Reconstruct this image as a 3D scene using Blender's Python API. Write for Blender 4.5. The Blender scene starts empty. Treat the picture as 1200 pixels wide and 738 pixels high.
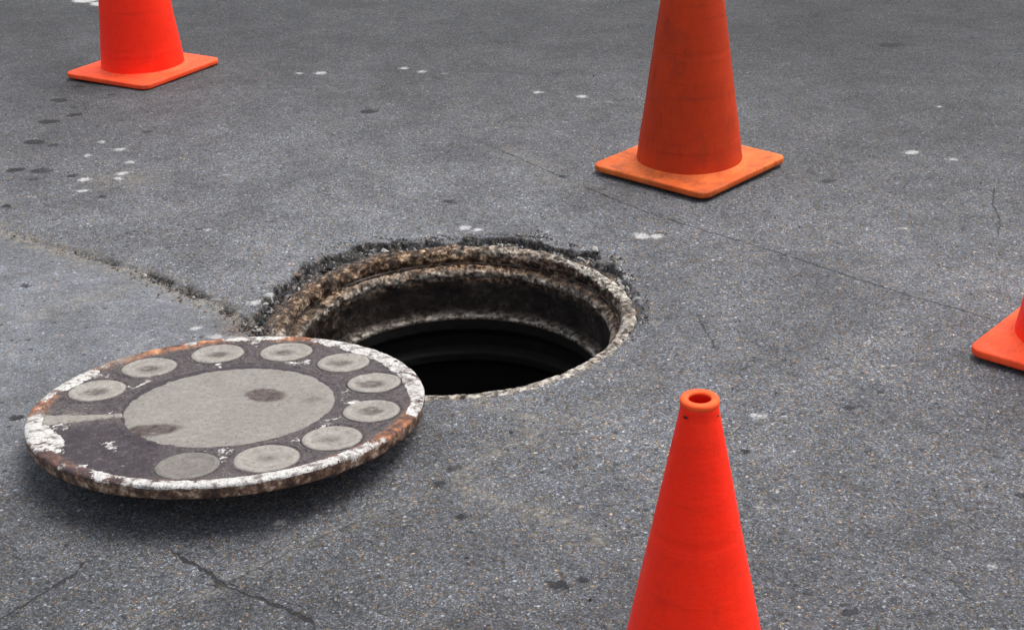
import bpy, bmesh, math, random
import numpy as np
from mathutils import Vector, Matrix
R = math.radians
random.seed(7)
SC = bpy.context.scene
COL = SC.collection

# ------------------------------------------------------------------ camera
cam_d = bpy.data.cameras.new('camera'); cam = bpy.data.objects.new('camera', cam_d); COL.objects.link(cam)
TH, RO = R(25), R(-2)
c_, s_ = math.cos(RO), math.sin(RO)
X0 = Vector((1, 0, 0)); Y0 = Vector((0, math.sin(TH), math.cos(TH))); F = Vector((0, math.cos(TH), -math.sin(TH)))
XC = c_*X0 + s_*Y0; YC = -s_*X0 + c_*Y0
M = Matrix((XC, YC, -F)).transposed().to_4x4(); M.translation = (0, 0, 1.32)
cam.matrix_world = M
cam_d.sensor_fit = 'HORIZONTAL'; cam_d.sensor_width = 36; cam_d.lens = 36*1750/1200
cam_d.clip_start = .05; cam_d.clip_end = 1500
SC.camera = cam

# ------------------------------------------------------------------ sky, sun, exposure
SUN_EL, SUN_AZ = R(68), R(58)          # azimuth clockwise from +Y
w = bpy.data.worlds.new("World"); SC.world = w; w.use_nodes = True
wn = w.node_tree; wn.nodes.clear()
wo = wn.nodes.new('ShaderNodeOutputWorld'); bg = wn.nodes.new('ShaderNodeBackground')
sky = wn.nodes.new('ShaderNodeTexSky'); sky.sky_type = 'NISHITA'; sky.sun_disc = False
sky.sun_elevation = SUN_EL; sky.sun_rotation = SUN_AZ; sky.dust_density = 4; sky.air_density = 1.0; sky.ozone_density = 1
hs = wn.nodes.new('ShaderNodeHueSaturation'); hs.inputs['Saturation'].default_value = .33
wn.links.new(sky.outputs[0], hs.inputs['Color']); wn.links.new(hs.outputs[0], bg.inputs['Color'])
bg.inputs['Strength'].default_value = .125
wn.links.new(bg.outputs[0], wo.inputs['Surface'])
sd = bpy.data.lights.new('sun', 'SUN'); so = bpy.data.objects.new('sun', sd); COL.objects.link(so)
sd.energy = 1.5; sd.angle = R(38); sd.color = (1, .97, .92)
sv = Vector((math.sin(SUN_AZ)*math.cos(SUN_EL), math.cos(SUN_AZ)*math.cos(SUN_EL), math.sin(SUN_EL)))
so.rotation_euler = sv.to_track_quat('Z', 'Y').to_euler(); so.location = sv*30
vs = SC.view_settings; vs.view_transform = 'Standard'; vs.look = 'None'; vs.gamma = 1; vs.exposure = .95
vs.use_curve_mapping = False

# ------------------------------------------------------------------ helpers
def tag(o, label=None, cat=None, group=None, kind=None):
    if label: o['label'] = label
    if cat: o['category'] = cat
    if group: o['group'] = group
    if kind: o['kind'] = kind
    return o
def link(o, parent=None):
    COL.objects.link(o); o.parent = parent; return o
def empty(name, loc=(0, 0, 0), rot=(0, 0, 0)):
    o = bpy.data.objects.new(name, None); COL.objects.link(o)
    o.location = loc; o.rotation_euler = rot; o.empty_display_size = .1
    return o
def mesh_np(name, V, Q, mat, parent=None, smooth=True, attrs=None, mats=None, midx=None):
    """V (n,3), Q (m,k) faces all with k corners"""
    V = np.asarray(V, np.float32); Q = np.asarray(Q, np.int32); k = Q.shape[1]
    me = bpy.data.meshes.new(name)
    me.vertices.add(len(V)); me.vertices.foreach_set('co', V.ravel())
    me.loops.add(Q.size); me.loops.foreach_set('vertex_index', Q.ravel())
    me.polygons.add(len(Q))
    me.polygons.foreach_set('loop_start', np.arange(0, Q.size, k, dtype=np.int32))
    me.polygons.foreach_set('loop_total', np.full(len(Q), k, np.int32))
    me.update(calc_edges=True)
    me.polygons.foreach_set('use_smooth', np.full(len(Q), smooth))
    for kk, a in (attrs or {}).items():
        at = me.attributes.new(kk, 'FLOAT', 'POINT'); at.data.foreach_set('value', np.asarray(a, np.float32))
    for m_ in (mats or [mat]): me.materials.append(m_)
    if midx is not None: me.polygons.foreach_set('material_index', np.asarray(midx, np.int32))
    me.validate(); me.update()
    return link(bpy.data.objects.new(name, me), parent)

def h2(ix, iy, seed):
    n = (ix.astype(np.int64)*374761393 + iy.astype(np.int64)*668265263 + seed*2147483647) & 0xffffffff
    n = ((n ^ (n >> 13))*1274126177) & 0xffffffff
    return ((n ^ (n >> 16)) & 0xffff)/65535.0
def vn(x, y, seed=0):
    x = np.asarray(x, float); y = np.asarray(y, float)
    ix = np.floor(x); iy = np.floor(y); fx = x-ix; fy = y-iy
    fx = fx*fx*(3-2*fx); fy = fy*fy*(3-2*fy)
    ix = ix.astype(np.int64); iy = iy.astype(np.int64)
    a = h2(ix, iy, seed); b = h2(ix+1, iy, seed); c = h2(ix, iy+1, seed); d = h2(ix+1, iy+1, seed)
    return (a*(1-fx)+b*fx)*(1-fy)+(c*(1-fx)+d*fx)*fy - .5
def fbm(x, y, seed=0, o=4):
    s = 0; a = 1; t = 0
    for i in range(o):
        s = s + a*vn(x*2**i+i*17.3, y*2**i-i*9.1, seed+i*31); t += a; a *= .55
    return s/t*2            # about -1..1
def sstep(e0, e1, x):
    t = np.clip((x-e0)/(e1-e0), 0, 1); return t*t*(3-2*t)

class NT:
    def __init__(s, name):
        s.m = bpy.data.materials.new(name); s.m.use_nodes = True; s.t = s.m.node_tree; s.t.nodes.clear()
        s.out = s.n('ShaderNodeOutputMaterial'); s.b = s.n('ShaderNodeBsdfPrincipled')
        s.l(s.b.outputs[0], s.out.inputs['Surface'])
        s.tc = s.n('ShaderNodeTexCoord').outputs['Object']
    def n(s, k): return s.t.nodes.new(k)
    def l(s, a, b): s.t.links.new(a, b)
    def setin(s, i, v):
        if hasattr(v, 'is_output') or isinstance(v, bpy.types.NodeSocket): s.l(v, i)
        elif isinstance(v, (tuple, list)) and len(v) == 3 and i.type == 'RGBA': i.default_value = (*v, 1)
        else: i.default_value = v
    def noise(s, scale, detail=4, rough=.6, vec=None, dist=0):
        n = s.n('ShaderNodeTexNoise'); n.inputs['Scale'].default_value = scale; n.inputs['Detail'].default_value = detail
        n.inputs['Roughness'].default_value = rough; n.inputs['Distortion'].default_value = dist; s.l(vec or s.tc, n.inputs['Vector'])
        return n.outputs['Fac']
    def voro(s, scale, vec=None, feat='F1', rnd=1):
        n = s.n('ShaderNodeTexVoronoi'); n.feature = feat; n.inputs['Scale'].default_value = scale
        n.inputs['Randomness'].default_value = rnd; s.l(vec or s.tc, n.inputs['Vector'])
        return n
    def ramp(s, fac, stops, interp='LINEAR'):
        n = s.n('ShaderNodeValToRGB'); n.color_ramp.interpolation = interp; e = n.color_ramp.elements
        while len(e) < len(stops): e.new(.5)
        for i, (p, c) in enumerate(stops):
            e[i].position = p; e[i].color = (c, c, c, 1) if not isinstance(c, tuple) else (*c, 1)
        s.l(fac, n.inputs['Fac']); return n.outputs['Color']
    def math(s, op, a, b=None, c=None, clamp=False):
        n = s.n('ShaderNodeMath'); n.operation = op; n.use_clamp = clamp
        for i, v in enumerate((a, b, c)):
            if v is not None: s.setin(n.inputs[i], v)
        return n.outputs[0]
    def mrange(s, v, a, b, c=0., d=1.):
        n = s.n('ShaderNodeMapRange'); n.interpolation_type = 'SMOOTHSTEP'
        for i, q in enumerate((v, a, b, c, d)): s.setin(n.inputs[i], q)
        return n.outputs[0]
    def mix(s, f, a, b, mode='MIX'):
        n = s.n('ShaderNodeMix'); n.data_type = 'RGBA'; n.blend_type = mode
        s.setin(n.inputs[0], f); s.setin(n.inputs[6], a); s.setin(n.inputs[7], b); return n.outputs[2]
    def attr(s, name):
        n = s.n('ShaderNodeAttribute'); n.attribute_name = name; return n.outputs['Fac']
    def sep(s, c):
        n = s.n('ShaderNodeSeparateColor'); s.l(c, n.inputs[0]); return n.outputs
    def bump(s, h, dist=.002, strength=1., nrm=None):
        n = s.n('ShaderNodeBump'); n.inputs['Strength'].default_value = strength; n.inputs['Distance'].default_value = dist
        s.l(h, n.inputs['Height'])
        if nrm: s.l(nrm, n.inputs['Normal'])
        return n.outputs[0]
    def scale(s, x, y, z):
        n = s.n('ShaderNodeMapping'); n.inputs['Scale'].default_value = (x, y, z); s.l(s.tc, n.inputs['Vector']); return n.outputs[0]
    def fin(s, col, rough, nrm=None, spec=.5, metal=0):
        s.setin(s.b.inputs['Base Color'], col); s.setin(s.b.inputs['Roughness'], rough)
        s.b.inputs['Specular IOR Level'].default_value = spec; s.setin(s.b.inputs['Metallic'], metal)
        if nrm: s.l(nrm, s.b.inputs['Normal'])
        return s.m

# ------------------------------------------------------------------ materials
def mat_asphalt():
    s = NT('worn_asphalt')
    wob = s.noise(60, 2, .5)
    v1 = s.voro(215); v2 = s.voro(420)
    c1 = s.sep(v1.outputs['Color']); c2 = s.sep(v2.outputs['Color'])
    a = s.ramp(c1[0], [(0, .030), (.30, .055), (.60, .088), (.84, .122), (.95, .165), (1, .30)])
    b = s.ramp(c2[0], [(0, .030), (.35, .065), (.66, .10), (.87, .145), (1, .27)])
    sel = s.ramp(c1[1], [(.50, 0.), (.72, 1.)])
    col = s.mix(sel, b, a)
    # dark binder in the joints between stones
    e1 = s.voro(215, feat='DISTANCE_TO_EDGE').outputs['Distance']
    bind = s.mrange(e1, 0.02, .16)
    col = s.mix(s.math('MULTIPLY', s.math('SUBTRACT', 1., bind), .5), col, (.035, .036, .040))
    # stone hue: cool grey, some tan and rusty
    tint = s.ramp(c1[2], [(0, (.89, .96, 1.10)), (.70, (.95, .985, 1.06)), (.86, (1.02, 1.0, .96)), (.94, (1.30, 1.02, .70)), (1, (1.25, .9, .75))])
    col = s.mix(1., col, tint, 'MULTIPLY')
    # soft patches
    n1 = s.noise(5, 5, .62); n2 = s.noise(26, 4, .6); n3 = s.noise(1.3, 3, .5)
    t = s.math('MULTIPLY', s.mrange(n1, .28, .72, .78, 1.20), s.mrange(n2, .25, .75, .86, 1.15))
    t = s.math('MULTIPLY', t, s.mrange(n3, .3, .7, .92, 1.1))
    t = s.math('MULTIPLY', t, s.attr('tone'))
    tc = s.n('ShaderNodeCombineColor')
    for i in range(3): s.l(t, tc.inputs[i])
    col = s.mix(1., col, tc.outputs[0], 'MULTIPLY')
    # smooth tar-rich film evens out the stones on the older patch
    sm = s.math('MULTIPLY', s.attr('smooth'), .55)
    col = s.mix(sm, col, s.mix(1., (.115, .121, .135), tc.outputs[0], 'MULTIPLY'))
    # pits: missing stones
    pit = s.math('LESS_THAN', s.voro(62).outputs['Distance'], s.math('MULTIPLY', s.math('GREATER_THAN', s.sep(s.voro(62).outputs['Color'])[1], .90), .30))
    col = s.mix(s.math('MULTIPLY', pit, .75), col, (.022, .023, .026))
    # tan dust
    nt = s.noise(45, 5, .7)
    tan = s.math('MULTIPLY', s.attr('tan'), s.mrange(nt, .40, .62), clamp=True)
    tcol = s.ramp(s.noise(170, 3, .6), [(.3, (.07, .06, .048)), (.5, (.17, .152, .122)), (.66, (.33, .30, .25))])
    col = s.mix(s.math('MULTIPLY', tan, .66), col, tcol)
    # dark spots, white flecks (distance fields)
    dn = s.math('MULTIPLY', s.math('SUBTRACT', s.noise(60, 5, .75), .5), .045)
    dk = s.mrange(s.math('ADD', s.attr('dark_d'), dn), -.004, .004, 1., 0.)
    col = s.mix(s.math('MULTIPLY', dk, s.mrange(s.noise(8, 2), .35, .6, .70, .97)), col, (.010, .010, .012))
    wn_ = s.math('MULTIPLY', s.math('SUBTRACT', s.noise(60, 6, .8), .5), .06)
    wh = s.mrange(s.math('ADD', s.attr('white_d'), wn_), -.012, .004, 1., 0.)
    col = s.mix(s.math('MULTIPLY', wh, s.mrange(s.noise(170, 3, .7), .36, .60, .35, .85)), col, (.48, .48, .47))
    # hairline cracks
    cn = s.math('MULTIPLY', s.math('SUBTRACT', s.noise(38, 5, .7), .5), .022)
    cd = s.math('ABSOLUTE', s.math('ADD', s.attr('crack_d'), cn))
    cw = s.math('MULTIPLY', s.attr('crack_a'), s.mrange(s.noise(21, 4, .65), .38, .58, .0012, .0042))
    ck = s.mrange(s.math('SUBTRACT', cd, cw), -.0006, .0012, 1., 0.)
    ck = s.math('MULTIPLY', ck, s.math('MINIMUM', s.math('MULTIPLY', s.attr('crack_a'), 1.6), 1.))
    col = s.mix(s.math('MULTIPLY', ck, .86), col, (.012, .012, .013))
    # freshly broken black edge by the hole
    br = s.math('MULTIPLY', s.attr('broken'), s.mrange(s.noise(60, 4, .7), .30, .52), clamp=True)
    bc = s.ramp(s.noise(130, 5, .8), [(.38, (.006, .006, .007)), (.50, (.020, .019, .019)), (.57, (.07, .062, .055)), (.66, (.28, .26, .24))])
    col = s.mix(br, col, bc)
    db = s.math('MULTIPLY', s.attr('rustdirt'), s.mrange(s.noise(55, 4, .7), .36, .56), clamp=True)
    dc = s.ramp(s.noise(120, 5, .75), [(.32, (.012, .009, .008)), (.47, (.06, .040, .029)), (.58, (.15, .10, .07)), (.70, (.36, .30, .23))])
    col = s.mix(db, col, dc)
    h = s.math('ADD', s.math('MULTIPLY', s.math('MINIMUM', e1, .22), 2.6), s.math('MULTIPLY', s.noise(420, 3, .7), .8))
    h = s.math('ADD', h, s.math('MULTIPLY', c1[0], .6))
    h = s.math('SUBTRACT', h, s.math('MULTIPLY', pit, 1.5))
    h = s.math('SUBTRACT', h, s.math('MULTIPLY', ck, 3.))
    h = s.math('MULTIPLY', h, s.math('SUBTRACT', 1., s.math('MULTIPLY', s.attr('smooth'), .35)))
    rough = s.mrange(c2[1], 0, 1, .62, .95)
    return s.fin(col, rough, s.bump(h, .0022, .62), .3)

def mat_cone(name, c1, c2, dirt=.25, cd=(.10, .03, .02), rough=.42, grime_low=0.):
    s = NT(name)
    n = s.noise(7, 4, .6, s.scale(1, 1, .5)); m_ = s.noise(60, 4, .65, s.scale(1, 1, .25)); st = s.noise(22, 5, .7, s.scale(.25, .25, 3.2))
    col = s.mix(s.mrange(n, .3, .7), c1, c2)
    k = s.math('MULTIPLY', s.mrange(st, .52, .72), dirt)
    col = s.mix(k, col, cd)
    k2 = s.math('MULTIPLY', s.mrange(m_, .56, .78), dirt*1.3)
    col = s.mix(k2, col, cd)
    gp_ = s.noise(16, 6, .75, s.scale(1, 1, .7)); col = s.mix(s.math('MULTIPLY', s.mrange(gp_, .50, .66), dirt*.9), col, cd)
    vv = s.noise(240, 3, .6)
    col = s.mix(s.math('MULTIPLY', s.mrange(vv, .60, .75), dirt*.8), col, (.06, .03, .025))
    h = s.math('ADD', s.noise(160, 3, .6), s.math('MULTIPLY', st, 1.2))
    return s.fin(col, s.mrange(m_, .3, .7, rough, rough+.2), s.bump(h, .0012, .35), .18)

def mat_rust(name, dark=0., white='white', orange='orange', scale=1.):
    s = NT(name)
    n1 = s.noise(16*scale, 5, .7, dist=.4); n2 = s.noise(70*scale, 5, .72); n3 = s.noise(260*scale, 3, .7)
    mixn = s.math('ADD', s.math('MULTIPLY', n1, .45), s.math('ADD', s.math('MULTIPLY', n2, .40), s.math('MULTIPLY', n3, .15)))
    lf = s.noise(9, 3, .6)
    mixn = s.math('ADD', mixn, s.math('MULTIPLY', s.math('SUBTRACT', lf, .5), .22))
    base = s.ramp(mixn, [(.40, (.008, .006, .006)), (.47, (.028, .020, .016)), (.52, (.070, .048, .035)), (.57, (.145, .108, .080)), (.64, (.33, .28, .22))])
    org = s.ramp(n2, [(.36, (.02, .012, .009)), (.48, (.10, .052, .030)), (.56, (.33, .20, .11)), (.65, (.60, .52, .40))])
    wht = s.ramp(n2, [(.36, (.05, .04, .033)), (.46, (.27, .24, .20)), (.58, (.56, .53, .48))])
    n2 = s.math('ADD', n2, s.math('MULTIPLY', s.math('SUBTRACT', n1, .5), .45))
    f = s.math('MULTIPLY', s.attr('orange'), s.mrange(s.noise(34*scale, 5, .72), .38, .58), clamp=True)
    col = s.mix(f, base, org)
    f = s.math('MULTIPLY', s.attr('white'), s.mrange(s.noise(24*scale, 5, .72), .34, .50), clamp=True)
    col = s.mix(f, col, wht)
    cv = s.mrange(s.noise(52*scale, 6, .8, dist=.8), .38, .50, .26, 1.)
    cvc = s.n('ShaderNodeCombineColor')
    for i in range(3): s.l(cv, cvc.inputs[i])
    col = s.mix(1., col, cvc.outputs[0], 'MULTIPLY')
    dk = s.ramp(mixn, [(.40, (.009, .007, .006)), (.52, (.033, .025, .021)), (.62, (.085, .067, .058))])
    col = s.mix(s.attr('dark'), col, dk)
    h = s.math('ADD', s.math('MULTIPLY', cv, 1.6), s.math('ADD', s.math('MULTIPLY', n2, 2.), n3))
    return s.fin(col, s.mrange(n2, .3, .7, .65, .95), s.bump(h, .003, .8), .25)

def mat_cover(name):
    s = NT(name)
    n2 = s.noise(55, 5, .72); n3 = s.noise(240, 4, .7); n1 = s.noise(14, 4, .6)
    base = s.ramp(s.math('ADD', s.math('MULTIPLY', n2, .5), s.math('MULTIPLY', n3, .5)),
                  [(.40, (.012, .008, .010)), (.50, (.028, .021, .026)), (.57, (.050, .040, .046)), (.66, (.11, .095, .10))])
    n_r = s.noise(38, 5, .75)
    rust = s.ramp(n2, [(.35, (.05, .022, .014)), (.48, (.20, .075, .030)), (.58, (.42, .16, .06)), (.70, (.55, .38, .24))])
    rust2 = s.ramp(n2, [(.36, (.020, .013, .010)), (.48, (.085, .050, .034)), (.56, (.20, .125, .08)), (.66, (.45, .37, .29))])
    col = s.mix(s.math('MULTIPLY', s.attr('orange'), s.mrange(n_r, .38, .52), clamp=True), base, rust)
    col = s.mix(s.attr('side'), col, rust2)
    dust = s.math('MULTIPLY', s.attr('dust'), s.mrange(s.noise(60, 5, .7), .34, .56), clamp=True)
    col = s.mix(dust, col, s.ramp(n3, [(.35, (.16, .14, .12)), (.65, (.34, .31, .27))]))
    thr = s.math('SUBTRACT', 1., s.attr('paint'))
    pn = s.math('ADD', s.math('MULTIPLY', s.noise(15, 7, .70, dist=.5), .85), s.math('MULTIPLY', s.noise(130, 4, .75), .15))
    thr2 = s.mrange(thr, 0, 1, .375, .66)
    pm = s.mrange(s.math('SUBTRACT', pn, thr2), -.008, .012)
    pc = s.ramp(n3, [(.34, (.16, .14, .12)), (.45, (.35, .335, .315)), (.58, (.54, .53, .515))])
    grit = s.mrange(s.noise(60, 6, .8), .525, .575)
    pc = s.mix(s.math('MULTIPLY', grit, .8), pc, (.05, .035, .028))
    col = s.mix(pm, col, pc)
    h = s.math('ADD', s.math('MULTIPLY', pm, 1.6), s.math('ADD', s.math('MULTIPLY', n2, 1.6), n3))
    return s.fin(col, s.mrange(n2, .3, .7, .55, .9), s.bump(h, .0016, .7), .35)

def mat_pad(name, tone=1., spot=1.):
    s = NT(name)
    n1 = s.noise(22, 5, .65); n2 = s.noise(110, 4, .7); n3 = s.noise(420, 3, .7)
    c = s.ramp(s.math('ADD', s.math('MULTIPLY', n2, .55), s.math('MULTIPLY', n3, .45)),
               [(.30, (.13*tone, .115*tone, .10*tone)), (.44, (.27*tone, .252*tone, .225*tone)), (.56, (.345*tone, .328*tone, .295*tone)), (.70, (.46*tone, .435*tone, .385*tone))])
    c = s.mix(s.mrange(n1, .35, .65, 0., .30), c, (.20*tone, .18*tone, .165*tone))
    sp = s.math('MULTIPLY', s.attr('stain'), s.mrange(s.noise(70, 5, .72), .24, .50), clamp=True)
    c = s.mix(s.math('MULTIPLY', sp, .86*spot, clamp=True), c, s.ramp(n2, [(.35, (.030, .022, .022)), (.65, (.10, .078, .070))]))
    eg = s.math('MULTIPLY', s.attr('edge'), s.mrange(s.noise(90, 4, .7), .25, .50, .45, 1.), clamp=True)
    c = s.mix(eg, c, (.030, .023, .024))
    v = s.voro(150)
    pit = s.math('LESS_THAN', v.outputs['Distance'], s.math('MULTIPLY', s.math('GREATER_THAN', s.sep(v.outputs['Color'])[0], .90), .26))
    c = s.mix(s.math('MULTIPLY', pit, .7), c, (.05, .045, .04))
    h = s.math('SUBTRACT', s.math('ADD', n2, s.math('MULTIPLY', n3, .8)), pit)
    return s.fin(c, .85, s.bump(h, .0014, .6), .3)

def mat_simple(name, stops, scale=80, rough=.85):
    s = NT(name); c = s.ramp(s.noise(scale, 4, .7), stops)
    return s.fin(c, rough, s.bump(s.noise(scale*3, 3, .7), .001, .5), .3)

M_ROAD = mat_asphalt()
M_RUST = mat_rust('rusty_frame_iron')
M_COVER = mat_cover('cast_iron_cover')
M_PAD = mat_pad('concrete_pad', .78)
M_PANEL = mat_pad('concrete_panel', .62, 1.2)
M_SHAFT = mat_simple('shaded_shaft_concrete', [(.3, (.003, .003, .003)), (.6, (.007, .006, .005)), (.75, (.015, .013, .011))], 12)  # gloom of the deep shaft put into a near-black colour
M_CR = [mat_simple('crumb_black', [(.35, (.010, .010, .011)), (.65, (.045, .043, .045))], 200),
        mat_simple('crumb_grey', [(.35, (.08, .08, .085)), (.65, (.22, .22, .23))], 200),
        mat_simple('crumb_pale', [(.35, (.18, .17, .155)), (.65, (.42, .40, .37))], 200),
        mat_simple('crumb_brown', [(.35, (.04, .025, .018)), (.65, (.17, .12, .08))], 200)]

# ------------------------------------------------------------------ road sheet with the hole in it
HC = np.array([-.122, 2.84])                 # centre of the manhole
EDGE = [(-180, .440), (-168, .415), (-140, .375), (-110, .370), (-90, .369), (-60, .369), (-39, .369), (-19, .374), (-8, .389), (4, .397), (17, .403), (30, .420), (45, .457),
        (53, .436), (63, .449), (73, .451), (84, .432), (94, .411), (105, .433), (114, .482), (121, .486), (128, .470), (139, .453), (151, .430), (161, .424), (171, .430), (180, .440)]
EA = np.array([e[0] for e in EDGE], float); ER = np.array([e[1] for e in EDGE])
def edge_r(deg): return np.interp((deg+180) % 360-180, EA, ER)

LINES = dict(
 crack=[([(-0.811, 1.783), (-0.774, 1.826), (-0.746, 1.862), (-0.716, 1.904), (-0.693, 1.93), (-0.686, 1.966), (-0.657, 1.976)], 1.0),
  ([(-0.567, 2.006), (-0.528, 1.968), (-0.489, 1.936), (-0.449, 1.888), (-0.399, 1.859), (-0.357, 1.831), (-0.309, 1.795), (-0.296, 1.76)], .9),
  ([(-0.619, 1.71), (-0.562, 1.81), (-0.45, 1.895), (-0.356, 1.986), (-0.261, 2.061), (-0.187, 2.103), (-0.139, 2.145)], .35),
  ([(-0.078, 3.989), (0.103, 3.721), (0.236, 3.528), (0.34, 3.387), (0.467, 3.252), (0.588, 3.136), (0.728, 2.978), (0.83, 2.865), (0.957, 2.748), (1.102, 2.617), (1.4, 2.33)], .58),
  ([(1.218, 3.509), (1.169, 3.364), (1.156, 3.263), (1.11, 3.14)], .5),
  ([(0.382, 2.816), (0.389, 2.733), (0.397, 2.665), (0.4, 2.604)], .5)],
 tan=[([(-0.069, 2.446), (-0.006, 2.418), (0.037, 2.37), (0.026, 2.315), (-0.023, 2.27), (-0.068, 2.244), (-0.104, 2.206), (-0.089, 2.15)], .9, .018),
  ([(-0.089, 2.15), (-0.025, 2.098), (0.044, 2.06), (0.097, 2.018), (0.122, 1.983)], .8, .022),
  ([(-1.02, 2.902), (-0.949, 2.984), (-0.867, 3.032)], .8, .03),
  ([(-1.4, 3.56), (-1.251, 3.42), (-1.143, 3.33), (-1.043, 3.262), (-0.922, 3.172), (-0.817, 3.093), (-0.722, 3.00), (-0.643, 2.921), (-0.565, 2.83)], 1.1, .026),
  ([(-1.06, 3.76), (-.98, 3.74)], .7, .07), ([(.10, 3.66), (.3, 3.5)], .5, .04), ([(0.10, 3.75), (.0, 3.9)], .5, .04),
  ([(-0.619, 1.71), (-0.562, 1.81), (-0.45, 1.895), (-0.356, 1.986), (-0.261, 2.061), (-0.187, 2.103), (-0.139, 2.145)], .5, .014),
  ([(0.07, 2.365), (0.184, 2.437), (0.257, 2.535)], .35, .03)],
)
SEAM = [(-4.0, 6.2), (-1.493, 3.656), (-1.251, 3.436), (-1.143, 3.348), (-1.043, 3.28), (-0.922, 3.192), (-0.817, 3.113), (-0.722, 3.02), (-0.643, 2.941), (-0.565, 2.848), (-.45, 2.74)]
DARK = [(-1.388, 4.52, 0.024), (-1.297, 4.359, 0.020), (-1.361, 4.299, 0.026), (-1.349, 4.106, 0.026), (-1.283, 4.068, 0.015), (-1.331, 3.863, 0.023), (-1.255, 3.842, 0.026), (-1.164, 3.792, 0.015), (-1.257, 3.781, 0.012), (-1.278, 3.585, 0.014), (-1.318, 4.44, 0.012), (-1.23, 4.55, .012), (-1.363, 4.666, 0.016), (1.287, 4.837, 0.035), (0.056, 1.865, 0.015), (0.093, 1.876, 0.009), (0.607, 2.383, 0.012), (0.472, 1.771, 0.010), (0.818, 2.069, 0.010), (0.394, 2.238, 0.010), (-0.109, 2.215, 0.013), (-1.085, 3.072, 0.012), (-0.406, 4.298, 0.024), (-0.146, 3.511, 0.014), (-1.034, 4.157, 0.012), (0.146, 3.67, 0.012), (-0.132, 2.166, 0.010), (0.65, 2.453, 0.008), (0.813, 3.569, 0.018), (-0.928, 2.452, 0.012), (-1.047, 3.624, 0.010), (-0.095, 2.063, 0.01), (-.75, 3.37, .008)]
WHITE = [(-0.326, 4.764, 0.016), (-0.265, 4.716, 0.016), (0.102, 4.44, 0.016), (0.235, 4.379, 0.019), (1.077, 3.768, 0.020), (1.164, 3.697, 0.013), (0.31, 3.24, 0.022), (0.345, 3.235, 0.018), (-0.105, 3.328, 0.017), (-0.075, 3.315, 0.014), (0.438, 2.364, 0.015), (0.39, 2.058, 0.008), (0.712, 1.872, 0.008), (-1.65, 5.928, 0.05), (-1.56, 5.86, 0.05), (-1.47, 5.80, 0.04), (-1.083, 4.002, 0.015), (-1.161, 3.959, 0.014), (-1.027, 3.887, 0.015), (-1.029, 3.798, 0.018), (-1.12, 3.76, 0.018), (-1.031, 3.758, 0.015), (-1.102, 3.668, 0.014), (-1.149, 4.076, 0.013), (-0.726, 3.364, 0.009), (-0.192, 4.686, 0.008), (-0.594, 4.717, 0.018), (-.66, 4.72, .014), (1.255, 4.154, 0.010), (0.923, 3.231, 0.009), (0.315, 4.308, 0.009), (-0.387, 2.067, 0.010), (-0.504, 1.99, 0.005), (0.103, 3.165, 0.014), (-0.549, 2.924, 0.016), (-0.52, 2.957, 0.016), (0.264, 2.891, 0.012), (0.256, 3.005, 0.012), (0.599, 2.657, 0.006), (-0.658, 2.818, 0.013), (-0.61, 2.772, 0.016), (-.57, 2.765, .014), (0.605, 2.057, 0.006)]

def seg_dist(P, pts):
    """unsigned distance, signed distance (left positive) to a polyline"""
    best = np.full(len(P), 1e9); sg = np.zeros(len(P))
    for (ax, ay), (bx, by) in zip(pts[:-1], pts[1:]):
        d = np.array([bx-ax, by-ay]); L2 = d@d
        t = np.clip(((P[:, 0]-ax)*d[0]+(P[:, 1]-ay)*d[1])/L2, 0, 1)
        ex = P[:, 0]-ax-t*d[0]; ey = P[:, 1]-ay-t*d[1]
        dd = np.hypot(ex, ey); cr = (d[0]*(P[:, 1]-ay)-d[1]*(P[:, 0]-ax))/math.sqrt(L2)
        m_ = dd < best; best = np.where(m_, dd, best); sg = np.where(m_, np.sign(cr)*dd, sg)
    return best, sg

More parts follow.
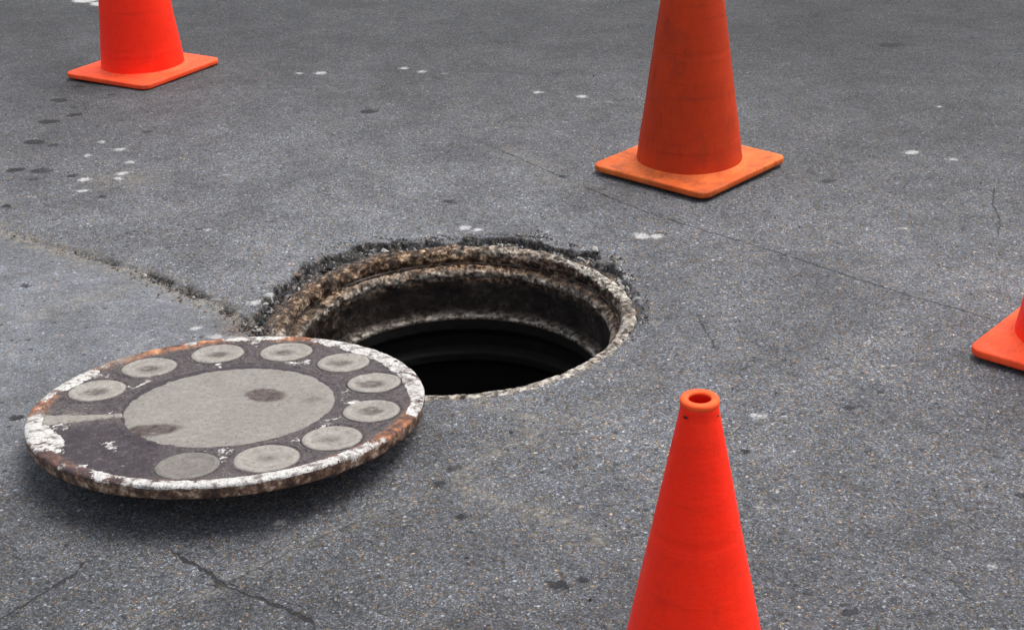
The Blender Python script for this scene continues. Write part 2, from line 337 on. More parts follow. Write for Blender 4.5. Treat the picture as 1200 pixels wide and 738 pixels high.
def build_road():
    N = 1600
    rad = [.345]
    r = .345
    while r < .52: r += .0026; rad.append(r)
    dr = .0026
    while r < 3.3: dr = min(dr*1.05, .0095); r += dr; rad.append(r)
    while r < 400: dr *= 1.16; r += dr; rad.append(r)
    rad = np.array(rad); A = np.linspace(0, 2*np.pi, N, endpoint=False)
    Rg, Ag = np.meshgrid(rad, A, indexing='ij')
    wob = 0
    x = HC[0]+Rg*np.cos(Ag); y = HC[1]+Rg*np.sin(Ag)
    x = x.ravel(); y = y.ravel(); rr = Rg.ravel(); aa = np.degrees(Ag.ravel())
    P = np.c_[x, y]; near = rr < 4.5
    er = edge_r(aa); er = np.where(er > .372, .372+(er-.372)*.80, er); wide = np.clip((er-.37)/.05, 0, 1)
    er = er + (.026*fbm(x*20, y*20, 3, 3) + .012*fbm(x*70, y*70, 5, 3))*(.15+.85*wide)
    sdist = rr-er                                        # >0 on sound road
    z = .003*fbm(x*1.3, y*1.3, 1, 3)+.0016*fbm(x*9, y*9, 2, 3)
    z *= sstep(60, 10, rr)
    z = z*sstep(0, .06, rr-.37)
    # micro relief in the finely meshed part
    z += .0011*fbm(x*110, y*110, 8, 2)*sstep(1.8, 1.2, rr)
    # raised edge of the newer overlay
    _, sg = seg_dist(P[near], SEAM); s_all = np.full(len(x), -1.); s_all[near] = sg
    s_in = s_all + .012*fbm(x*22, y*22, 12, 3)
    over = sstep(-.004, .010, s_in)*near
    z += .006*over*sstep(-1.6, -1.1, x+.0*y)*sstep(-.35, -.6, x)
    z -= .007*np.exp(-(s_in/.012)**2)*(s_all > -.05)*sstep(-.05, .2, fbm(x*14, y*14, 21, 3)+.15)*sstep(-1.15, -.75, x)
    # crumbled margin around the frame
    drop = sstep(.006, -.010, sdist)
    slope = np.clip((rr-.368)/np.maximum(er-.368, .004), 0, 1)
    floor = -.005-.020*slope*wide + .017*fbm(x*45, y*45, 31, 4)*np.clip(wide+.1, 0, 1)
    z = z*(1-drop)+floor*drop
    z -= .006*np.clip(1-np.abs(sdist-.012)/.02, 0, 1)*np.clip(fbm(x*55, y*55, 41, 3), 0, 1)*wide
    # lumps of loosened asphalt standing proud at the break
    z += .020*np.clip(fbm(x*30, y*30, 51, 3)-.10, 0, 1)*np.clip(1-np.abs(sdist)/.03, 0, 1)*wide
    inner = rr < .366
    z = np.where(inner, -.03, z)
    # colour fields
    broken = np.clip(1-np.abs(sdist+.010)/.026, 0, 1)*1.5*wide*np.clip(.75+1.2*fbm(x*24, y*24, 14, 3), 0, 1.3)
    broken = np.maximum(broken, sstep(.012, -.004, sdist)*wide*(slope > .35)*1.4)
    broken = np.maximum(broken, 1.2*np.exp(-(s_in/.013)**2)*sstep(.05, .3, fbm(x*14, y*14, 21, 3)+.2)*sstep(-1.1, -.8, x)*sstep(-.40, -.5, x)*(s_all > -.05))
    rust = sstep(.0, -.02, sdist)*(1-.85*sstep(.35, .75, slope))
    rust = np.maximum(rust, .9*sstep(.386, .368, rr)*(.35+.65*wide))
    ga = (aa+180) % 360-180
    rust = np.maximum(rust, 1.0*np.exp(-((x+.56)/.05)**2-((y-2.80)/.045)**2))
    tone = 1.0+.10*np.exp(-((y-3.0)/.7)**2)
    tone *= 1.17*(1-.56*sstep(3.4, 5.3, y))  # far road darkens: part wear, part vignette falloff put into the colour
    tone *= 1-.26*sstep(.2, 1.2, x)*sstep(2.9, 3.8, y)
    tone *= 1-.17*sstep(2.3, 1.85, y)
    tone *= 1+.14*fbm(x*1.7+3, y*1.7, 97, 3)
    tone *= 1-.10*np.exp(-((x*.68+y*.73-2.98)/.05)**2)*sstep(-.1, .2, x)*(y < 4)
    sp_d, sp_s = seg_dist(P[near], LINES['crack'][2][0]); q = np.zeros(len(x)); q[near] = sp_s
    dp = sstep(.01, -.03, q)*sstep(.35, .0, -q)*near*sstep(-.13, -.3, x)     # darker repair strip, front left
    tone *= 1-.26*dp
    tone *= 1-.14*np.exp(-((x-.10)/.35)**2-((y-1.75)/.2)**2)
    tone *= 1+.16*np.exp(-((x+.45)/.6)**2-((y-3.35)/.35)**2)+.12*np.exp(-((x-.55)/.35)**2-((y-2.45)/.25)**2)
    tone *= 1-.24*sstep(-.45, -.85, x)*sstep(2.4, 1.9, y)  # near-left corner: vignette falloff painted into the asphalt along with wear
    smooth = .6*sstep(.0, -.05, s_all)*sstep(-.3, -.45, x)*near*sstep(2.1, 2.5, y)*.9
    tan = np.zeros(len(x)); Pn = P[near]
    for pts, amp, wd in LINES['tan']:
        d, _ = seg_dist(Pn, pts); t_ = np.zeros(len(x)); t_[near] = amp*(1.5 if pts[0][0] == -1.4 else 1)*np.exp(-(d/wd)**2); tan = np.maximum(tan, t_)
    cd = np.full(len(x), .2); ca = np.zeros(len(x)); best = np.full(len(Pn), 1e9); bs = np.full(len(Pn), .2); ba = np.zeros(len(Pn))
    for pts, amp in LINES['crack']:
        d, s2 = seg_dist(Pn, pts)
        ends = np.minimum(np.hypot(Pn[:, 0]-pts[0][0], Pn[:, 1]-pts[0][1]), np.hypot(Pn[:, 0]-pts[-1][0], Pn[:, 1]-pts[-1][1]))
        m_ = d < best; best = np.where(m_, d, best); bs = np.where(m_, s2, bs); ba = np.where(m_, amp*sstep(.0, .05, ends), ba)
    cd[near] = bs; ca[near] = ba*(best < .06)
    def spots(L, ax=1.25):
        o = np.full(len(x), .05)
        for i, (sx, sy, sr) in enumerate(L):
            m_ = (np.abs(x-sx) < .15) & (np.abs(y-sy) < .15)
            a = (i*67 % 40-20)*math.pi/180; dx = x[m_]-sx; dy = y[m_]-sy
            u = dx*math.cos(a)+dy*math.sin(a); v = -dx*math.sin(a)+dy*math.cos(a)
            o[m_] = np.minimum(o[m_], np.hypot(u/ax, v*ax)-sr)
        return o
    V = np.c_[x, y, z]
    nr = len(rad); i = np.arange(nr-1)[:, None]*N; j = np.arange(N)[None, :]; jn = (j+1) % N
    Q = np.stack([i+j, i+N+j, i+N+jn, i+jn], -1).reshape(-1, 4)
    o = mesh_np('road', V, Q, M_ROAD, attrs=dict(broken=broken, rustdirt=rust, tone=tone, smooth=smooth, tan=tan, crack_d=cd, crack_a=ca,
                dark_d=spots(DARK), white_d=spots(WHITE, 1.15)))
    tag(o, 'grey worn asphalt road surface with cracks, stains and a broken edge round the manhole', kind='structure')
    return o
build_road()

# ------------------------------------------------------------------ lathe with noise
def lathe(name, prof, mat, parent, N=720, noise=0., nfun=None, attrs=None, center=(0, 0), step=.003):
    pr = [prof[0]]
    for a, b in zip(prof[:-1], prof[1:]):
        n = max(1, int(math.hypot(b[0]-a[0], b[1]-a[1])/step))
        for k in range(1, n+1): pr.append((a[0]+(b[0]-a[0])*k/n, a[1]+(b[1]-a[1])*k/n))
    pr = np.array(pr); A = np.linspace(0, 2*np.pi, N, endpoint=False)
    rg, ag = np.meshgrid(pr[:, 0], A, indexing='ij'); zg = np.repeat(pr[:, 1][:, None], N, 1)
    rg = rg.ravel().copy(); ag = ag.ravel(); zg = zg.ravel().copy()
    if nfun: rg, zg = nfun(rg, ag, zg)
    V = np.c_[rg*np.cos(ag)+center[0], rg*np.sin(ag)+center[1], zg]
    i = np.arange(len(pr)-1)[:, None]*N; j = np.arange(N)[None, :]; jn = (j+1) % N
    Q = np.stack([i+j, i+jn, i+N+jn, i+N+j], -1).reshape(-1, 4)
    at = attrs(rg, np.degrees(ag), zg) if attrs else None
    return mesh_np(name, V, Q, mat, parent, attrs=at)

# ------------------------------------------------------------------ the open manhole
def build_manhole():
    root = empty('open_manhole', (HC[0], HC[1], -2.2))
    tag(root, 'open round manhole with rusty iron frame and dark shaft sunk in the road', 'manhole')
    Z = 2.2
    def cyc(a, c, wd): return np.exp(-(((a-c+180) % 360-180)/wd)**2)
    def nf(r, a, z):
        x = a*.35; back = .35+.65*sstep(-.2, .4, np.sin(a))
        n = fbm(x*30, z*60+r*60, 61, 4); n2 = fbm(x*95, z*150+r*150, 65, 3)
        sm_ = sstep(-.075, -.060, z-Z)*.75+.25; back = back*sm_
        r = r-back*(.0048*n+.0032*n2); z = z+back*(.0050*fbm(x*26+7, r*90, 66, 4)+.0032*n2+.004*np.clip(fbm(x*60+3, r*60, 68, 3), 0, 1))
        lo = fbm(np.cos(a)*4.2+5, np.sin(a)*4.2+r*9, 63, 3)
        r = r+back*.005*lo*sstep(-.075, -.03, z-Z); z = z+back*.0045*fbm(np.cos(a)*5+1, np.sin(a)*5+r*25, 64, 3)*(z-Z > -.02)
        # caked dirt hanging on the left of the wall
        c = cyc(np.degrees(a), 152, 13)*sstep(-.20, -.05, z-Z)
        r = r-c*.016*np.clip(.6+fbm(x*40, z*40, 71, 3), 0, 2)
        return r, z
    def at(r, a, z):
        zz = z-Z
        white = 1.5*cyc(a, 26, 24)*(zz > -.022)*(r > .350)+.5*cyc(a, 75, 14)*(zz > -.012)+.45*cyc(a, -60, 30)*(zz > -.02)+.3*cyc(a, 120, 20)*(zz < -.03)*(zz > -.065)
        orange = (.9*cyc(a, 88, 26)+.55*cyc(a, 130, 30)+.2)*(zz > -.068)+.15
        white = white+.45*sstep(-.036, -.044, zz)*sstep(-.064, -.058, zz)+.8*(np.sin(np.radians(a)) < -.1)*(zz > -.012)*.6
        dark = np.clip(.95*sstep(-.066, -.076, zz), 0, 1)  # shade inside the hole painted into the wall colour below the seat
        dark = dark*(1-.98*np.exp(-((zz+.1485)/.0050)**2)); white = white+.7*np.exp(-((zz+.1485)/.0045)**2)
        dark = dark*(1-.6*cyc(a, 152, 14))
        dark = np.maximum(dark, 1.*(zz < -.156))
        return dict(white=white, orange=orange, dark=dark)
    def L(pts): return [(r, z+Z) for r, z in pts]
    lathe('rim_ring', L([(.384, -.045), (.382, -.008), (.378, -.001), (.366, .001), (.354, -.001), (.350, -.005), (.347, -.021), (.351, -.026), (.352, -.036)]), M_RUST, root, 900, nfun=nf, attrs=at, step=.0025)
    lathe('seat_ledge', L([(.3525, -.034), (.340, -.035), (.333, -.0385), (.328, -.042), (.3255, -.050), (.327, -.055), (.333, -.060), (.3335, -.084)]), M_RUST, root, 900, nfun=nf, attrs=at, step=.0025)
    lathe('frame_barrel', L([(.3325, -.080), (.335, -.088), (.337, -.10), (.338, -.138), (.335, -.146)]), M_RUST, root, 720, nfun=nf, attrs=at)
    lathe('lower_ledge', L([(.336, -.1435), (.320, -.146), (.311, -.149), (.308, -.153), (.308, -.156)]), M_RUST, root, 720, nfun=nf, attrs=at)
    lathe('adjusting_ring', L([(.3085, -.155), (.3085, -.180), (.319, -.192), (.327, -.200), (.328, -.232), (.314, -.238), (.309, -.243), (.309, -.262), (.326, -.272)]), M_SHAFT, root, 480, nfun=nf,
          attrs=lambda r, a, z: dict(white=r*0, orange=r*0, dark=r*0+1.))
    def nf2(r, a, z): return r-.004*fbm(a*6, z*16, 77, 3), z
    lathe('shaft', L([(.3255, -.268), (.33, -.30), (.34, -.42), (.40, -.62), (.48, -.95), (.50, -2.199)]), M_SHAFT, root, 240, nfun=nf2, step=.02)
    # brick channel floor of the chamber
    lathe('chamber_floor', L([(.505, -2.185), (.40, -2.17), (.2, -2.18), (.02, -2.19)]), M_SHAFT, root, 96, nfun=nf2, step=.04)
    return root
build_manhole()

# ------------------------------------------------------------------ the cover
def disc_np(name, rad, mat, parent, cx=0, cy=0, z0=0, N=160, rings=26, thick=.006, shape=None, height=None, attr=None):
    rs = np.linspace(0.0, 1, rings); A = np.linspace(0, 2*np.pi, N, endpoint=False)
    rg, ag = np.meshgrid(rs, A, indexing='ij')
    rr = rad*(1+(shape(ag) if shape else 0))*rg
    x = cx+rr*np.cos(ag); y = cy+rr*np.sin(ag)
    z = z0+(height(rg, ag, x, y) if height else 0*rg)
    X = np.r_[x.ravel(), x[-1]]; Y = np.r_[y.ravel(), y[-1]]; Zz = np.r_[z.ravel(), z[-1]*0+z0-thick]
    n = rings+1
    i = np.arange(n-1)[:, None]*N; j = np.arange(N)[None, :]; jn = (j+1) % N
    Q = np.stack([i+j, i+N+j, i+N+jn, i+jn], -1).reshape(-1, 4)
    V = np.c_[X, Y, Zz]
    at = {}
    if attr:
        at = {k: np.r_[v.ravel(), v[-1]] for k, v in attr(rg, ag, x, y).items()}
    return mesh_np(name, V, Q, mat, parent, attrs=at)

def build_cover():
    RC, TK = .352, .026
    a, b = 0.10799412, 0.00655134
    n = Vector((b, a, math.sqrt(1-a*a-b*b)))
    ex = (Vector((1, 0, 0))-n*n.x).normalized(); ey = n.cross(ex)
    C = Vector((-.51437, 2.37223, .0625))-n*TK
    root = empty('manhole_cover')
    Mx = Matrix((ex, ey, n)).transposed().to_4x4(); Mx.translation = C; root.matrix_world = Mx
    tag(root, 'round manhole cover with concrete discs and peeling white rim lying beside the hole', 'manhole cover')
    angs = [162.8, 133.6, 104, 74.9, 45.3, 17.2, -12.4, -40.4, -67.2, -94.5]
    PR, PD = .053, .2675
    rads = [.054, .054, .053, .053, .052, .051, .052, .053, .056, .055]
    N = 1080
    # body: one closed lathe (top web, raised rim, side wall, underside)
    prof = [(.0005, TK-.0035), (.20, TK-.0035), (.324, TK-.0035), (.329, TK-.0008), (.333, TK), (.344, TK), (.350, TK-.0010), (.352, TK-.004), (.3515, TK-.012),
            (.3500, .003), (.347, 0.0), (.30, .0), (.295, .006), (.05, .006), (.0005, .006)]
    def nf(r, ag, z):
        top = (z > TK-.005)
        x = r*np.cos(ag); y = r*np.sin(ag)
        z = z+np.where(z > .006, 1, .3)*(.0006*fbm(x*60, y*60, 81, 3)+.0004*fbm(x*220, y*220, 82, 2))
        if True:
            ht = np.zeros_like(x)
            for a_ in (162.8, 133.6, 104, 74.9, 45.3, 17.2, -12.4, -40.4, -67.2, -94.5):
                dd = np.hypot(x-.268*math.cos(R(a_)), y-.268*math.sin(R(a_)))
                ht = np.maximum(ht, np.exp(-((dd-.0592)/.0024)**2)); z = z-.0035*sstep(.053, .048, dd)*top
            ht = np.maximum(ht, np.exp(-((r-.2005)/.003)**2))
            z = z+np.where(top & (r < .325), .0030*ht*np.clip(.8+.5*fbm(x*40, y*40, 88, 3), 0, 1.2), 0)
        edge = sstep(.335, .349, r)
        r = r-edge*(.0012*np.clip(fbm(ag*14, z*90, 83, 4), -.2, 1.)+.0016*np.clip(fbm(ag*45, z*40, 85, 3)-.15, 0, 1)+.0006*fbm(ag*120, z*300, 84, 2))
        # chipped upper corner
        chip = np.clip(fbm(ag*30, r*0+3, 86, 3)-.25, 0, 1)*edge*top
        z = z-.004*chip
        return r, z
    pa = [(-180, .45), (-172, .5), (-165, .72), (-150, .66), (-140, .60), (-128, .45), (-118, .66), (-105, .76), (-80, .84), (-60, .80), (-48, .78), (-36, .68), (-28, .35), (-18, .15), (-12, .8), (0, .80), (15, .88), (40, .90), (60, .82), (68, .7),
          (75, .20), (82, .6), (90, .85), (100, .75), (106, .15), (112, .75), (118, .15), (130, .1), (138, .2), (147, .45), (155, .85), (165, .75), (172, .55), (180, .45)]
    oa = [(-180, 1.), (-174, 1.), (-165, .2), (-60, .2), (-50, .5), (-40, .5), (-30, .75), (-15, .6), (-8, .2), (60, .1), (70, .7), (80, .8), (88, .2), (100, .3), (108, 1.), (133, 1.), (142, .4), (150, .5), (165, .2), (175, .7), (180, 1.)]
    def at(r, ad, z):
        ad = (ad+180) % 360-180
        x = r*np.cos(np.radians(ad)); y = r*np.sin(np.radians(ad))
        p = np.interp(ad, *zip(*pa)); o = np.interp(ad, *zip(*oa))
        # how far the paint reaches inwards at each angle
        reach = .020+.012*np.exp(-((ad-45)/24)**2)+.012*np.exp(-((ad-15)/14)**2)+.034*np.exp(-((ad+152)/16)**2)+.010*np.exp(-((ad-158)/10)**2)+.010*np.exp(-((ad+125)/14)**2)
        band = sstep(RC-reach-.012, RC-reach+.004, r)
        side = sstep(TK-.004, TK-.008, z)*(r > .33)
        paint = p*band*(1-side)*(z > TK-.01)+.0
        paint = np.maximum(paint, side*.27*(z > .002)*(.6+.6*p))
        paint = np.maximum(paint, .32*(r > .2)*(r < .33)*(z > TK-.01))
        orange = o*sstep(.315, .335, r)*(1-side)+side*.35*o
        dust = .13*(r > .19)*(r < .33)*(1-side)*(1-sstep(-.0, .05, -(y+.07))*sstep(.0, .05, -(x+.05)))
        dust = np.maximum(dust, .75*np.exp(-((r-.34)/.012)**2)*np.exp(-((ad-142)/12)**2))
        dust = dust+.7*np.exp(-((x+.30)/.05)**2-((y+.045)/.02)**2)
        return dict(paint=np.clip(paint, 0, 1), orange=orange, side=side, dust=dust)
    lathe('cover_body', prof, M_COVER, root, N, nfun=nf, attrs=at, step=.0032)
    def hgt(amp, sag, seed):
        return lambda rg, ag, x, y: amp*fbm(x*50, y*50, seed, 3)-sag*(1-rg**2)-.0028*sstep(.88, 1., rg)+(.0016*np.exp(-((rg-.80)/.06)**2) if sag > .0015 else 0)
    # centre panel with its two stains
    def at_panel(rg, ag, x, y):
        st = 3.4*np.clip(1.15-np.hypot((x-.062+.3*(y-.03))/.036, (y-.030)/.032), 0, 1)+3.0*np.clip(1.1-np.hypot((x+.112-.25*(y+.115))/.052, (y+.118)/.028), 0, 1)
        st = st+.5*np.clip(1-np.hypot((x-.15)/.03, (y-.0)/.025), 0, 1)
        return dict(stain=np.clip(st, 0, 1), edge=1.*sstep(.968, .988, rg))
    disc_np('centre_panel', .191, M_PANEL, root, .005, -.012, TK-.0012, 360, 90, .006, lambda A_: .008*fbm(A_*1.5, A_*0, 91, 2)*np.sin(A_/2)**2, hgt(.0007, .001, 92), at_panel)
    for i, (ad, pr_) in enumerate(zip(angs, rads)):
        cx, cy = PD*math.cos(R(ad)), PD*math.sin(R(ad))
        if i > 7: cx, cy = cx*1.01, cy*1.01
        kst = [1.2, 1.1, .95, .85, 1.1, 1.4, 1.2, .6, .5, .2][i]
        ox, oy = random.uniform(-.006, .008), random.uniform(-.006, .004)
        def atp(rg, ag, x, y, cx=cx, cy=cy, k=kst, ox=ox, oy=oy):
            d = np.hypot((x-cx-ox)/.030, (y-cy-oy)/.024)
            return dict(stain=np.clip(k*1.5*(1.05-d), 0, 1)+.40*np.exp(-((rg-.62)/.07)**2)*np.clip(.5+fbm(x*45, y*45, 7, 2), 0, 1), edge=1.0*sstep(.90, .965, rg)+(.45 if k < .3 else 0))
        disc_np('concrete_disc', pr_*1.025, M_PAD, root, cx, cy, TK-.0010, 96, 26, .006, lambda A_, i=i: .022*fbm(A_*1.2, A_*0+i*5, 95+i, 2)*np.sin(A_/2)**2, hgt(.0010, .0030, 100+i), atp)
    # spoke bar between the centre panel and the rim
    bmv = []; n_u, n_v = 60, 12
    for iu in range(n_u):
        u = iu/(n_u-1); r_ = .185+u*.138; hw = .0075+.016*u**1.3
        for iv in range(n_v):
            v = iv/(n_v-1)*2-1; ad = R(-166.0-6*u*.6)
            cx, cy = r_*math.cos(ad), r_*math.sin(ad); tx, ty = -math.sin(ad), math.cos(ad)
            zt = TK-.0012-(.0035 if abs(v) > .99 or iu in (0, n_u-1) else 0)
            q = v*hw*(1+.08*math.sin(u*37)+.05*math.sin(u*91))
            bmv.append((cx+tx*q, cy+ty*q, zt))
    V = np.array(bmv); i = np.arange(n_u-1)[:, None]*n_v; j = np.arange(n_v-1)[None, :]
    Q = np.stack([i+j, i+n_v+j, i+n_v+j+1, i+j+1], -1).reshape(-1, 4)
    mesh_np('spoke_bar', V, Q, M_PAD, root, attrs=dict(stain=np.full(len(V), .18), edge=np.full(len(V), .0)))
    # lug cast under the cover, which props its near edge off the road
    lug_h = (C.z+ey.z*(-.19))*1.0/ n.z
    lug = lathe('underside_lug', [(.0005, .008), (.026, .008), (.024, -lug_h+.001), (.0005, -lug_h+.001)], M_COVER, root, 48, center=(.02, -.19), step=.01,
          attrs=lambda r, a_, z: dict(paint=r*0, orange=r*0, side=r*0+1, dust=r*0))
    return root
build_cover()

# ------------------------------------------------------------------ traffic cones
MC = {}
MC['bright_body'] = mat_cone('bright_orange_vinyl', (.97, .024, .006), (.98, .032, .008), .20, (.45, .015, .010), .34)
MC['bright_base'] = mat_cone('orange_rubber_base', (.90, .070, .020), (.94, .105, .030), .50, (.42, .06, .03), .55)
MC['old_body'] = mat_cone('aged_orange_vinyl', (.42, .032, .005), (.52, .042, .006), .40, (.20, .026, .009), .5)
MC['old_base'] = mat_cone('faded_orange_rubber_base', (.52, .085, .016), (.66, .150, .036), .62, (.20, .045, .020), .6)
MC['collar'] = mat_cone('pale_orange_rubber', (.94, .075, .014), (.95, .12, .028), .2, (.40, .08, .03), .5)
MC['scuff'] = mat_cone('black_scuff_rubber', (.03, .015, .012), (.05, .02, .015), .2, (.02, .01, .01), .7)

def rounded_square(side, rad, k=8, m=14):
    h = side/2-rad; pts = []
    for cx, cy, a0 in ((h, h, 0), (-h, h, 90), (-h, -h, 180), (h, -h, 270)):
        for i in range(k+1):
            a = R(a0+90*i/k); pts.append((cx+rad*math.cos(a), cy+rad*math.sin(a)))
    out = []
    for q, p in enumerate(pts):
        out.append(p)
        if q % (k+1) == k:                              # points along the straight side as well
            nx = pts[(q+1) % len(pts)]
            for t in range(1, m): out.append((p[0]+(nx[0]-p[0])*t/m, p[1]+(nx[1]-p[1])*t/m))
    return out
def build_cone(loc, rot, side, r0, slope, h, body_m, base_m, collar_m, label, seed, thick=.0165, tip_r=None, tilt=(0, 0), corner=.028):
    root = empty('traffic_cone', loc, (0, 0, R(rot)))
    tag(root, label, 'traffic cone', 'orange traffic cones round the open manhole')
    zb = .010; zt = zb+thick
    # base plate: square slab with rounded corners, bevelled edges and a round opening for the cone
    N = 36
    def ringpts(s, c, z):
        P = rounded_square(s, c); return [(x, y, z) for x, y in P]
    loops = []
    b = .004
    n = len(rounded_square(side, corner))
    specs = [(side-.02, corner, zb), (side-.004, corner, zb+.0), (side, corner+.001, zb+b), (side, corner+.001, zt-b), (side-.0025, corner, zt-.0012), (side-2*b, corner, zt)]
    V = []
    for sd_, c_, z_ in specs: V += ringpts(sd_, c_, z_)
    ang = [math.atan2(y, x) for x, y in rounded_square(side, corner)]
    base_sq = rounded_square(side-2*b, corner)
    for k in range(1, 9):                               # from square edge to the foot of the cone
        t = k/9; 
        for (x, y), a in zip(base_sq, ang):
            cx, cy = (r0+.010)*math.cos(a), (r0+.010)*math.sin(a)
            px, py = x+(cx-x)*t, y+(cy-y)*t
            V.append((px, py, zt+.0004*math.sin(px*90+seed)+.0003*math.sin(py*140)))
    for rr_, z_ in ((r0+.010, zt+.0005), (r0+.004, zt+.003), (r0-.001, zt+.009), (r0-.005, zt+.009), (r0-.006, zb)):
        for a in ang: V.append((rr_*math.cos(a), rr_*math.sin(a), z_))
    for x, y in [(((r0-.006)*math.cos(a)), ((r0-.006)*math.sin(a))) for a in ang]: pass
    V = np.array(V); nr = len(V)//n
    i = np.arange(nr-1)[:, None]*n; j = np.arange(n)[None, :]; jn = (j+1) % n
    Q = np.stack([i+j, i+jn, i+n+jn, i+n+j], -1).reshape(-1, 4)
    bp = mesh_np('base_plate', V, Q, base_m, root)
    md = bp.modifiers.new('weighted', 'WEIGHTED_NORMAL'); md.keep_sharp = True
    # four little feet
    for sx in (-1, 1):
        for sy in (-1, 1):
            lathe('foot', [(.0005, 0), (.012, 0), (.014, zb+.001)], MC['scuff'], root, 20, center=(sx*(side/2-.035), sy*(side/2-.035)), step=.02)
    # body
    rt = tip_r if tip_r else r0-slope*(h-zt)
    tk = .003
    def nf(r, a, z):
        t = (z-zt)/(h-zt)
        out = (1-t)
        dent = .0022*fbm(a*1.0+seed, z*5, seed, 3)*np.sin(a/2)**2+.0010*fbm(np.cos(a)*2.2+9, z*14+np.sin(a)*2.2, seed+3, 3)
        r = r+dent*(.25+out*.75)
        r = r+.0009*np.exp(-((z-zt-.062)/.0035)**2)-.0008*np.exp(-((z-zt-.30)/.004)**2)
        return r, z
    body = lathe('cone_body', [(r0+.0005, zt+.004), (r0-.004*slope-.0, zt+.012)]+[(rt, h-.016), (rt-.001, h-.004), (rt-.002, h-.003), (rt-.002-tk, h-.004), (rt-tk-.001, h-.02), (r0-tk-.004, zt+.004)], body_m, root, 128, nfun=nf, step=.006)
    ri = rt*.56
    lathe('collar', [(rt-.0010, h-.0055), (rt-.0002, h-.0045), (rt-.0001, h-.001), (rt-.0012, h+.0012), (rt-.003, h+.0020), ((rt+ri)/2+.001, h+.0022), (ri+.001, h+.0014), (ri, h-.0008), (ri+.0006, h-.003), (rt-.0032, h-.006), (rt-.0030, h-.009)], collar_m, root, 96, step=.0015)
    if tilt != (0, 0):
        # a body that does not stand quite true on its base
        for o in root.children:
            if o.name.startswith(('cone_body', 'collar')):
                mm = Matrix.Shear('XY', 4, (tilt[0], tilt[1])) if False else Matrix.Identity(4)
                mm[0][2] = tilt[0]; mm[1][2] = tilt[1]
                o.data.transform(Matrix.Translation((0, 0, zt)) @ mm @ Matrix.Translation((0, 0, -zt)))
    return root
build_cone((.476, 3.692, 0), 46.4, .366, .137, .136, .71, MC['old_body'], MC['old_base'], MC['collar'],
           'dull dark orange traffic cone with grimy faded square base standing behind the manhole', 11)
build_cone((-1.183, 4.815, 0), 58, .360, .134, .098, .70, MC['bright_body'], MC['bright_base'], MC['collar'],
           'bright red orange traffic cone standing farthest back, at the upper left of the road', 23)
build_cone((1.128, 2.570, 0), 48, .366, .156, .15, .70, MC['bright_body'], MC['bright_base'], MC['collar'],
           'bright orange traffic cone at the right edge, mostly its base corner showing', 37)
near = build_cone((.2125, 1.513, 0), 20, .30, .109, .18, .500, MC['bright_body'], MC['bright_base'], MC['collar'],
           'clean bright orange traffic cone nearest the camera with its open ringed tip in view', 41, tip_r=.0232)
def scuff_marks(root, h, rt):
    for a, s in ((-138, .0032), (-40, .0020)):
        aa = R(a)-root.rotation_euler.z
        lathe('scuff_mark', [(.0003, .0008), (s*.6, .0008), (s, 0)], MC['scuff'], root, 16, step=.01)
        o = root.children[-1]
        o.matrix_local = Matrix.Translation(((rt+.0028)*math.cos(aa), (rt+.0028)*math.sin(aa), h-.0145)) @ Matrix.Rotation(aa, 4, 'Z') @ Matrix.Rotation(R(90), 4, 'Y') @ Matrix.Scale(.6, 4, (1, 0, 0))
scuff_marks(near, .500, .0222)

# ------------------------------------------------------------------ crumbs of asphalt and grit (nobody could count them)
def crumbs(name, pts, label, cat=None):
    base = np.array([(0, 0, 1), (1, 0, 0), (0, 1, 0), (-1, 0, 0), (0, -1, 0), (0, 0, -1)], float)
    fc = np.array([(0, 1, 2), (0, 2, 3), (0, 3, 4), (0, 4, 1), (5, 2, 1), (5, 3, 2), (5, 4, 3), (5, 1, 4)])
    rng = np.random.default_rng(5); V = []; Fc = []; MI = []
    for k, (x, y, z, s, m_) in enumerate(pts):
        q = base*(rng.uniform(.65, 1.25, (6, 1)))*np.array([1, rng.uniform(.6, 1), rng.uniform(.45, .8)])*s+rng.normal(0, s*.12, (6, 3))
        a = rng.uniform(0, 6.28); c, s2 = math.cos(a), math.sin(a)
        q = np.c_[q[:, 0]*c-q[:, 1]*s2, q[:, 0]*s2+q[:, 1]*c, q[:, 2]]
        V.append(q+np.array([x, y, z+s*.25])); Fc.append(fc+6*k); MI += [m_]*8
    o = mesh_np(name, np.vstack(V), np.vstack(Fc), None, smooth=False, mats=M_CR, midx=MI)
    return tag(o, label, cat, kind='stuff')
rng = np.random.default_rng(11)
pts = []
for _ in range(3600):                                   # along the broken edge
    a = rng.uniform(-25, 186); er = float(edge_r(np.array(a))); wd = min(1, max(0, (er-.37)/.06))
    if rng.random() > .15+wd: continue
    r = er+rng.normal(-.012, .014)+.022*math.sin(a*.31)*math.sin(a*.117)*wd
    if r < .374: continue
    s = rng.choice([.0022, .003, .0045, .007, .010], p=[.26, .28, .22, .16, .08])
    x, y = HC[0]+r*math.cos(R(a)), HC[1]+r*math.sin(R(a))
    sl = (r-.368)/max(er-.368, .004)
    z = 0.001 if r > er else -.005-.018*min(1, max(0, sl))*wd
    if r > er: s = min(s, .0035)
    right = math.exp(-((a-30)/30)**2)
    m_ = rng.choice([0, 1, 2, 3], p=[.60-.25*right, .2, .10+.18*right, .10+.07*right]) if sl > .45 else rng.choice([0, 1, 2, 3], p=[.3, .12, .13, .45])
    pts.append((x, y, z, s, int(m_)))
crumbs('asphalt_rubble', pts, 'black and brown asphalt crumbs along the broken edge behind the manhole rim', 'rubble')
pts = []
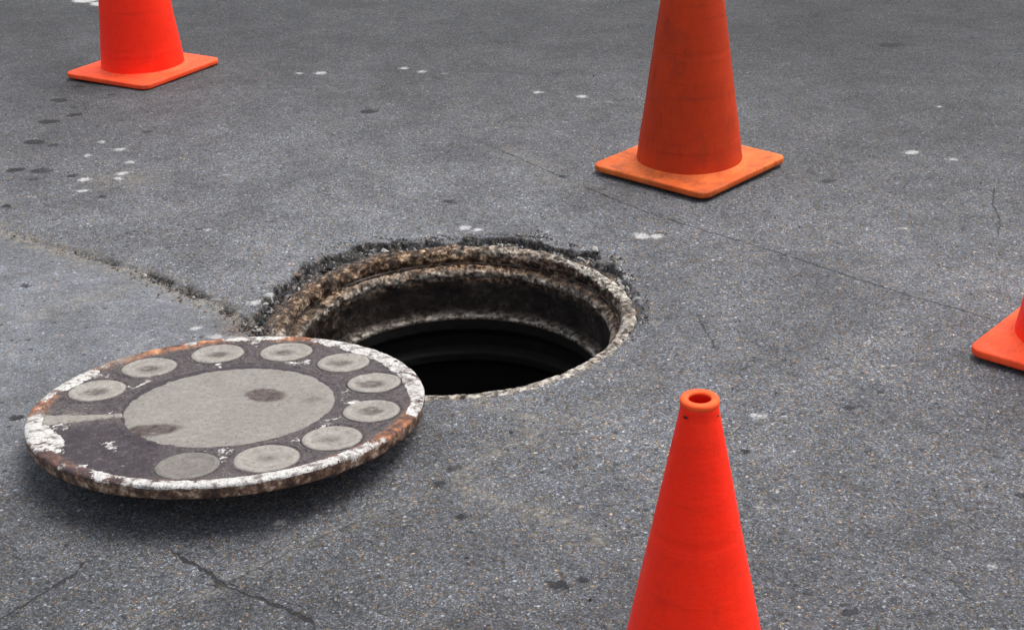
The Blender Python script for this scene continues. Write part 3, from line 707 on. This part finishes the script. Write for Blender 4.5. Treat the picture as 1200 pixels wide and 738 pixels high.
for _ in range(900):                                    # along the old seam
    t = rng.random()**.7; k = 2+t*7.6; i0 = int(k); f_ = k-i0
    i0 = min(i0, len(SEAM)-2)
    x = SEAM[i0][0]*(1-f_)+SEAM[i0+1][0]*f_+rng.normal(-.008, .012+.006*(1-t)); y = SEAM[i0][1]*(1-f_)+SEAM[i0+1][1]*f_+rng.normal(-.012, .014)
    if math.hypot(x-HC[0], y-HC[1]) < .375 or math.hypot(x+.514, y-2.372) < .36: continue
    s = rng.choice([.0018, .0028, .004, .006], p=[.4, .35, .2, .05])
    pts.append((x, y, -.001, s, int(rng.choice([0, 1, 2, 3], p=[.32, .25, .15, .28]))))
crumbs('seam_grit', pts, 'tan and dark grit lying along the crumbling seam left of the manhole', 'grit')
pts = []
for _ in range(1500):                                   # loose grit over the road
    x, y = rng.uniform(-2.2, 2.0), rng.uniform(1.65, 5.6)
    if math.hypot(x-HC[0], y-HC[1]) < .50 or math.hypot(x+.514, y-2.372) < .37: continue
    if min(math.hypot(x-a, y-b) for a, b in ((.48, 3.742), (-1.19, 4.86), (1.15, 2.585), (.2125, 1.513))) < .27: continue
    s = rng.choice([.0015, .0022, .003, .0042], p=[.45, .35, .16, .04])
    pts.append((x, y, .001, s, int(rng.choice([0, 1, 2, 3], p=[.38, .44, .10, .08]))))
crumbs('road_grit', pts, 'fine loose grit scattered thinly over the asphalt', 'grit')

# larger loose pieces that can be picked up one by one
def chunk(name, x, y, z, s, mat, label, seed):
    bm = bmesh.new(); bmesh.ops.create_icosphere(bm, subdivisions=2, radius=1)
    rg_ = random.Random(seed); dirs = [Vector((rg_.gauss(0, 1), rg_.gauss(0, 1), rg_.gauss(0, 1))).normalized() for _ in range(9)]
    cut = [rg_.uniform(.55, .9) for _ in dirs]
    for v in bm.verts:
        for d, c in zip(dirs, cut):
            q = v.co.dot(d)
            if q > c: v.co -= d*(q-c)
        v.co.x *= s*1.15; v.co.y *= s*.85; v.co.z *= s*.6
    me = bpy.data.meshes.new(name); bm.to_mesh(me); bm.free(); me.materials.append(mat)
    o = link(bpy.data.objects.new(name, me)); o.location = (x, y, z+s*.35); o.rotation_euler = (rg_.uniform(-.3, .3), rg_.uniform(-.3, .3), rg_.uniform(0, 6))
    return tag(o, label, 'asphalt chunk', 'broken chunks of asphalt along the edge of the manhole')
for k, (ad, dr_, s_, m_) in enumerate([(33, .010, .011, 1), (46, .004, .011, 2), (53, .008, .010, 0),
        (168, -.010, .009, 2), (158, .002, .013, 0), (146, -.010, .012, 3), (109, .004, .011, 1)]):
    rr_ = float(edge_r(np.array(float(ad))))+dr_; nm_ = 'asphalt_chunk'
    tone_w = ('black', 'grey', 'pale', 'brown')[m_]
    chunk(nm_, HC[0]+rr_*math.cos(R(ad)), HC[1]+rr_*math.sin(R(ad)), -.004, s_, M_CR[m_],
          '%s broken chunk of asphalt lying %s' % (tone_w, 'at the right end of the broken manhole edge' if ad < 90 else 'on the broken edge at the left of the manhole'), k+3)
